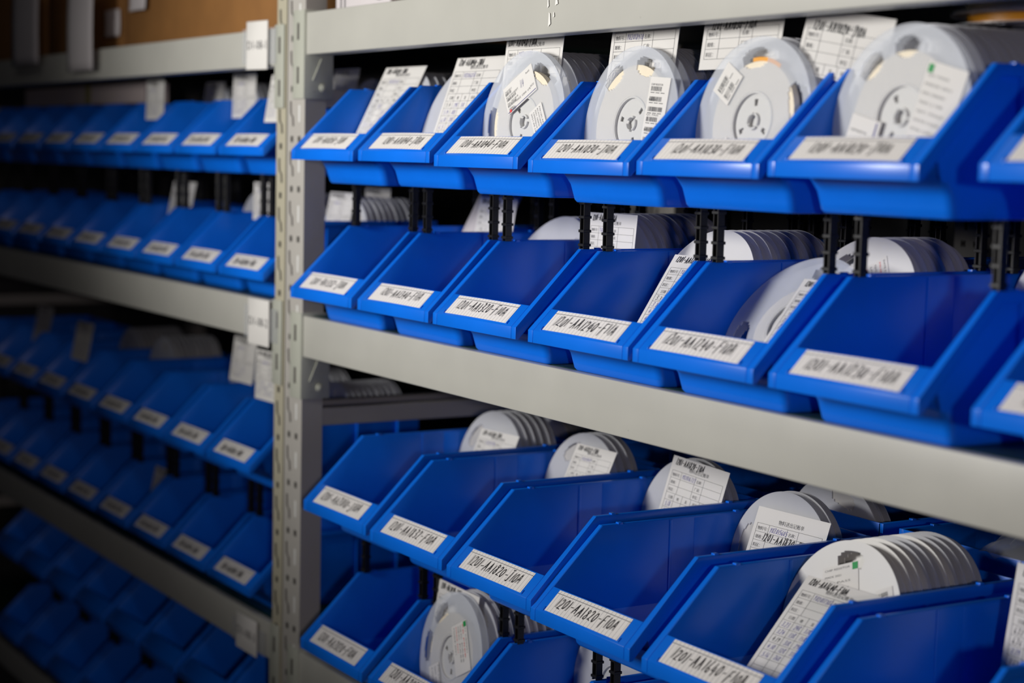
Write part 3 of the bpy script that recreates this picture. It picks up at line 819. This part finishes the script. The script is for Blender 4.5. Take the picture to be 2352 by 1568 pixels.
def card(code, label, px, py, key, y=None, lean=10, yaw=0, roll=0, sc=1.0, code_xy=(.008, CH-.0115), code_w=.062, seed=1, length=CH, y0=.0575, fit=True):
    """px, py: photo pixel of the card's top-left corner; it stands on the floor of its bin or is cut to its own length"""
    bx, by, bz, bsc, _ = BINS[key]; fl = bz + (FLZ + .0006)*bsc
    yy = y if y is not None else .12
    for _ in range(12):
        p = at(px, py, yy); L = min(length*sc, (p.z - fl)/math.cos(R_(lean)))
        if y is not None and fit:
            if p.x + CW*sc > bx + (W-.0205)*bsc: yy += (p.x + CW*sc - bx - (W-.0205)*bsc)*.6
            elif p.x < bx + .0125*bsc: yy -= (bx + .0125*bsc - p.x)*.6
        if y is None: yy = by + y0*bsc + (p.z - fl)*math.tan(R_(lean))
    if y is None and fit: sc = min(sc, (bx + (W-.0195)*bsc - p.x)/CW); L = min(length*sc, (p.z - fl)/math.cos(R_(lean)))
    CARDY[key] = (p.y - by)/bsc - (p.z - fl)*math.tan(R_(lean))/bsc; CARDYAW[key] = yaw
    L = max(L/sc, .03)
    rot = Matrix.Rotation(R_(yaw), 4, 'Z') @ Matrix.Rotation(R_(90-lean), 4, 'X') @ Matrix.Rotation(R_(roll), 4, 'Z')
    q = rot @ Vector((0, CH*sc, 0))
    x0, x1 = bx + .009*bsc, bx + (W-.009)*bsc
    if DBG: print('CARD %-60s x %.3f..%.3f bin %.3f..%.3f  y %.3f L %.3f' % (label[:60], p.x, p.x + CW*sc, x0, x1, p.y-by, L))
    t = thing('record_card', label, 'record card', Vector(p) - q, rot.to_euler(), None, sc if sc != 1 else None)
    fm, n = form_for(L)
    link('card_sheet', card_sheet(L), t); link('printed_form', fm, t, (0, 0, .0002))
    bm = bmesh.new(); rnd = random.Random(seed)
    hand_bm(bm, code, code_xy[0], code_xy[1], code_w, .0088, .0011, .2, rnd, .0004)
    link('handwritten_code', flat(bm, 'handwritten_code', [M['ink']]), t)
    if n > 4:
        bm = bmesh.new(); top = CH - .020; pp = .0104
        b2 = bmesh.new(); hand_bm(b2, 'Y0201%04d' % rnd.randint(1000, 9999), .029, top-.0085, .030, .0062, .00045, .2, rnd, .0004)
        link('handwritten_number', flat(b2, 'handwritten_number', [M['blueink']]), t)
        d = rnd.randint(1, 6)
        for i in range(4, min(n, 4 + rnd.randint(5, 9))):
            hand_bm(bm, '%d.%d' % (d + (i-4)//2, rnd.randint(3, 28)), .009, top-i*pp-.0085, .012, .0064, .00045, .2, rnd, .0004, 1 if rnd.random() < .6 else 0)
            for cx in rnd.sample((.029, .046, .064), 2):
                hand_bm(bm, '%dK' % rnd.randint(5, 40), cx, top-i*pp-.0085, .010, .0062, .00045, .2, rnd, .0004, 1)
        tag(link('handwriting', flat(bm, 'handwriting', [M['ink'], M['blueink']]), t), 'small pen entries in the table')
    return t
CARDY, CARDYAW = {}, {}
WC = 'white ruled record card headed %s, '
card(A_CODE[0], WC % A_CODE[0] + 'leaning in its bin', 888, 156, ('A',0), None, 27, 2, sc=.93, seed=1)
card(A_CODE[1], WC % A_CODE[1] + 'leaning in its bin', 1052, 134, ('A',1), None, 20, 2, sc=.97, seed=2)
card(A_CODE[2], WC % A_CODE[2] + 'behind the reel with the red mark', 1166, 80, ('A',2), None, 6, 3, code_xy=(.004, CH-.0150), seed=3, y0=.0705, sc=.97)
card(A_CODE[3], WC % A_CODE[3] + 'upright behind its reel', 1412, 36, ('A',3), None, 7, 1, seed=4, y0=.0705)
card(A_CODE[4], WC % A_CODE[4] + 'upright behind its reel', 1624, 24, ('A',4), None, 8, 2, code_xy=(.012, CH-.0215), code_w=.070, seed=5, y0=.0705, length=.062, fit=False)
card(A_CODE[5], WC % A_CODE[5] + 'tilted behind the biggest reel', 1860, 14, ('A',5), None, 8, 1, -9, code_xy=(.012, CH-.0205), code_w=.075, seed=6, y0=.0700, length=.064, fit=False)
card(B_CODE[2], WC % B_CODE[2] + 'behind the pair of black posts', 1356, 487, ('B',2), .135, 5, 1, sc=.80, seed=7)
card(B_CODE[3], WC % B_CODE[3] + 'leaning far back in its bin', 1551, 584, ('B',3), None, 35, 4, seed=8)
card(B_CODE[4], WC % B_CODE[4] + 'leaning on the reel with the RoHS sticker', 1848, 640, ('B',4), None, 40, 2, seed=9)
card(C_CODE[2], WC % C_CODE[2] + 'standing at the back of its bin', 1549, 1044, ('C',2), .205, 16, 2, -3, sc=.9, seed=10)
card(C_CODE[3], WC % C_CODE[3] + 'standing before a milky reel', 1744, 1161, ('C',3), .215, 20, 4, sc=.95, seed=11, code_xy=(.020, CH-.0395), code_w=.080)
card(C_CODE[4], WC % C_CODE[4] + 'leaning far back over the front', 1857, 1320, ('C',4), None, 43, 2, sc=.9, seed=12)
card(C_CODE[1], WC % C_CODE[1] + 'small at the back of its bin', 1327, 1017, ('C',1), .180, 25, 2, sc=.72, seed=13)
card(C_CODE[0], WC % C_CODE[0] + 'crumpled, half hidden by the middle beam', 1107, 983, ('C',0), .225, 25, 6, sc=.72, seed=14)
card(C_CODE[5], 'ruled record card cut by the right frame edge in the corner bin', 2338, 1290, ('C',5), .080, 6, 2, -3, sc=.95, seed=15)
card(D_CODE[1], WC % D_CODE[1] + 'behind the reel with the green mark', 1010, 1328, ('D',1), None, 8, -2, seed=16, y0=.0735, sc=.92)
card(B_CODE[0], WC % B_CODE[0] + 'half hidden behind two black posts', 1104, 452, ('B',0), .190, 10, 2, sc=.8, seed=17)
for key, ln, yb, lab, n in ((('C',0),10,.228,'milky reel at the back of bin 1201-AA2010-J10A',7), (('C',1),10,.247,'milky reel behind the card in bin 1201-AA1832-F10A',7), (('C',2),10,.264,'milky reel behind the card in bin 1201-AA1820-J10A',5),
                        (('C',3),10,.259,'milky reel behind the card in bin 1201-AA1820-F10A',5), (('B',2),5,.186,'milky reel in the row behind the card, bin 1201-AA1320-F10A',12)):
    fill(key, yb, n, ln, lab, seed=int(ln)+n, yaw=min(2, CARDYAW[key]))
# cards in the left rack
for i, (px, py, yy, ln, sc, r_, k, pl) in enumerate(((537,168,.13,2,.85,'E',1,''),(475,190,.17,16,.8,'E',3,'leaning between two others'),(338,186,.14,2,.8,'E',4,''),(625,172,.16,10,.85,'E',0,'beside the gray upright'),(400,416,.12,22,1.0,'F',2,''),(584,418,.14,2,.7,'F',0,''),
        (540,770,.16,8,.85,'G',1,''),(590,800,.17,2,.9,'G',0,'beside the gray upright'),(180,735,.15,24,.9,'G',5,''),(90,700,.13,20,.95,'G',6,''),(358,1068,.12,24,1.0,'H',2,''),
        (770,160,.26,12,.8,'E',0,'just right of the upright'),(760,440,.24,12,.8,'F',0,'just right of the upright'),(840,430,.29,2,.8,'F',0,'behind the first black post'))):
    if not pl:
        xx = at(px, py, LY + .10).x
        k = min((abs(BINS[(r_, q)][0] + .035 - xx), q) for q in range(9))[1]; yy = LY + .10
    card('1201-AA%d10-F10A' % (11+i), 'blurred white card %s, %s' % (('seen ' + pl) if pl else 'in the %s bin from the upright' % ORD[k], LROWS[r_][2]), px, py, (r_, k), yy, min(ln, 12), 2, sc=sc*.85, seed=30+i, length=CH*.6)

# gray folder-like box leaning behind the first pair of posts
bm = bmesh.new(); box(bm, 0, .075, 0, .020, 0, .110)
tag(link('flat_carton', to_mesh(bm, 'flat_carton', [M['oldpaper']], .001, 1), None, at(1000, 522, .25) - Vector((-.056, 0, .028)), (R_(-30), 0, R_(6))), 'gray flat carton leaning at the back of bin 1201-AA1332-J10A', 'carton')

# ------------------------------------------------------------------ shelf tags taped on the left beams
def shelf_tag(text, label, tl, w, h, roll):
    t = thing('shelf_tag', label, 'shelf tag', (tl.x, UY0-.0062, tl.z-h), (0, R_(roll), 0), 'white shelf tags')
    bm = bmesh.new(); prism(bm, [(0,0),(0,h-.001),(.001,h),(.002,h),(.002,0)], 0, w)
    link('tag_card', to_mesh(bm, 'tag_card', [M['paper']], .0006, 1), t)
    for xa, xb in ((w+.002, w+.028), (-.020, -.001)):
        bm = bmesh.new(); box(bm, xa, xb, .0022, .0032, .008, h-.011)
        link('clear_tape', to_mesh(bm, 'clear_tape', [M['film']], smooth=0), t)
    bm = bmesh.new(); type_bm(bm, text, .003, h*.42, .018, 0, 0, fit=w-.006)
    o = link('tag_print', flat(bm, 'tag_print', [M['print']]), t, (0, -.0003, 0), (R_(90), 0, 0))
shelf_tag('D1-08-1', 'white paper tag D1-08-1 taped on the left top beam', at(566, 50, .036), .078, .072, 1)
shelf_tag('D1-08-2', 'white paper tag D1-08-2 taped on the left middle beam', at(570, 682, .036), .078, .070, 0)
shelf_tag('D1-08-3', 'white paper tag D1-08-3 taped on the dark left lower beam', at(542, 1402, .036), .080, .056, 0)

# ------------------------------------------------------------------ things on top of the racks
def carton(label, x0, x1, y0, y1, h, z, seam=None):
    t = thing('cardboard_box', label, 'cardboard box', (x0, y0, z))
    bm = bmesh.new(); box(bm, 0, x1-x0, 0, y1-y0, 0, h)
    link('box_body', to_mesh(bm, 'box_body', [M['cardboard']], .003, 2), t)
    bm = bmesh.new(); m = (x1-x0)/2
    box(bm, m-.025, m+.025, -.0006, .0004, h-.06, h); box(bm, m-.025, m+.025, -.0006, y1-y0+.0006, h-.0002, h+.0006)
    link('packing_tape', to_mesh(bm, 'packing_tape', [M['tapebrown']], smooth=0), t)
    return t
zL = L_TOP - .0025
carton('brown cardboard box on the left rack top, next to the upright', -1.245, -.56, .085, .52, .30, zL)
carton('brown cardboard box on the left rack top, with the small white slip', -1.72, -1.255, .080, .50, .27, zL)
carton('brown cardboard box at the far left end of the rack top', -2.30, -1.76, .085, .5, .27, zL)
zR = B_TOP - .0025
carton('brown cardboard box on the right rack top, behind the pale package', -.16, .35, .10, .5, .25, zR)
t = thing('package', 'pale wrapped package with a printed band on the right rack top', 'package', (-.352, .076, zR))
bm = bmesh.new(); box(bm, 0, .168, 0, .16, 0, .12)
link('package_body', to_mesh(bm, 'package_body', [M['oldpaper']], .004, 3), t)
bm = bmesh.new()
for i in range(10):
    u0, u1 = i/10, (i+1)/10; f = lambda u: .022 + .010*math.sin(u*5)
    bm.faces.new([bm.verts.new(p) for p in ((.036+.11*u0,-.0006,f(u0)),(.036+.11*u1,-.0006,f(u1)),(.036+.11*u1,-.0006,f(u1)+.009),(.036+.11*u0,-.0006,f(u0)+.009))])
for x in (.018, .030): rect = bm.faces.new([bm.verts.new(p) for p in ((x,-.0006,.004),(x+.003,-.0006,.004),(x+.003,-.0006,.11),(x,-.0006,.11))])
link('printed_band', flat(bm, 'printed_band', [M['print']]), t)

def paper_sheet(label, px, py, pw, ph, yy, top_over=.10, curl=.004, m='oldpaper', name='paper_sheet'):
    """sheet hanging over the beam from the box above; top-left pixel, size in metres"""
    p = at(px, py, yy); bm = bmesh.new(); n = 10
    rows = []
    for j in range(n+1):
        v = j/n; yo = -curl*math.sin(v*math.pi)*1.2 - curl*v*v
        rows.append([bm.verts.new((pw*i/6 + .006*math.sin(v*3), yo - .002*math.sin(i/6*math.pi), -ph*v)) for i in range(7)])
    for a, b in zip(rows, rows[1:]):
        for i in range(6): bm.faces.new((a[i], a[i+1], b[i+1], b[i]))
    me = to_mesh(bm, name, [M[m]], smooth=60)
    o = link(name, me, None, p); s = o.modifiers.new('thick', 'SOLIDIFY'); s.thickness = .0008
    return tag(o, label, 'paper')
paper_sheet('long pale paper sheet hanging over the left beam, farthest left', 30, -60, .185, .190, .030)
paper_sheet('pale paper sheet hanging over the left beam, nearer the small slip', 158, -60, .150, .185, .030)
paper_sheet('small white slip stuck on the left cardboard box', 238, 26, .090, .050, .077, curl=.0008, name='paper_slip')
paper_sheet('torn white slip at the top edge on the left cardboard box', 296, -30, .085, .045, .077, curl=.0008, name='paper_slip')

# pinkish foam board and olive tape behind the far left bins
t = thing('foam_board', 'pinkish foam strip lying along the rims of the far left top row bins', 'board', (-2.04, .125, .2526+ZS*LSC+.0016))
bm = bmesh.new(); box(bm, 0, .766, 0, .05, 0, .039); link('board_panel', to_mesh(bm, 'board_panel', [M['foam']], .002, 1), t)
bm = bmesh.new(); box(bm, .425, .456, -.001, .0, 0, .039); link('olive_tape', to_mesh(bm, 'olive_tape', [M['olive']], smooth=0), t)

# ------------------------------------------------------------------ flat reels and clear bag at the right
x, y, z, sc, _ = BINS[('A',5)]
for i, (lab, m) in enumerate((('clear flat reel wound with orange tape, lying under the top beam at the right', 'flange_clear'), ('clear flat reel lying under the top beam, on the orange wound one', 'flange_clear'))):
    t = thing('component_reel', lab, 'component reel', (x+W/2+.006, .235, z+FLZ+2*RR+.0122+i*.0118), (R_(-90), 0, 0))
    f = flange_mesh(RR, (20,140,260), M[m]); link('flange', f, t); link('flange', f, t, (0, RT-.0014, 0))
    link('tape_coil', coil_mesh(.0302, .070, .0016, .0096, M['tape'] if i else M['orange']), t); link('hub', HUB, t)
def bag():
    bm = bmesh.new(); rnd = random.Random(5); n, mrow = 22, 12; rows = []
    for j in range(mrow+1):
        v = j/mrow; row = []
        for i in range(n+1):
            u = i/n
            zz = .050*math.sin(math.pi*v)**.6*math.sin(math.pi*min(1, u*1.05))**.5 + rnd.uniform(-.004,.004)
            row.append(bm.verts.new((.24*u + rnd.uniform(-.003,.003), .10*v + rnd.uniform(-.003,.003), zz)))
        rows.append(row)
    for a, b in zip(rows, rows[1:]):
        for i in range(n): bm.faces.new((a[i], a[i+1], b[i+1], b[i]))
    return to_mesh(bm, 'clear_bag', [M['film']], smooth=180)
x, y, z, sc, _ = BINS[('C',4)]
o = link('clear_bag', bag(), None, (x+.11, .352, z+ZS+.010), (0, R_(-2), R_(4)))
tag(o, 'crumpled clear plastic bag lying on the bins at the right, under the middle beam', 'plastic bag')
# loose tape tail on the reel of bin C3
bm = bmesh.new(); p0 = at(1930, 1222, .385)
pts = [(0,0,0),(.012,.002,.014),(.022,.003,.030),(.030,.003,.026),(.034,.004,.004)]
for (a, b) in zip(pts, pts[1:]):
    bm.faces.new([bm.verts.new(Vector(q)) for q in (a, b, (b[0]+.001,b[1]+.006,b[2]), (a[0]+.001,a[1]+.006,a[2]))])
o = link('tape_tail', to_mesh(bm, 'tape_tail', [M['flange']], smooth=60), None, p0)
s = o.modifiers.new('thick', 'SOLIDIFY'); s.thickness = .0006
tag(o, 'loose loop of clear tape sticking up from a back row reel, right of the card', 'tape')
for i, p in enumerate(protos):
    if i not in used:
        for ch in list(p.children): bpy.data.objects.remove(ch)
        bpy.data.objects.remove(p)
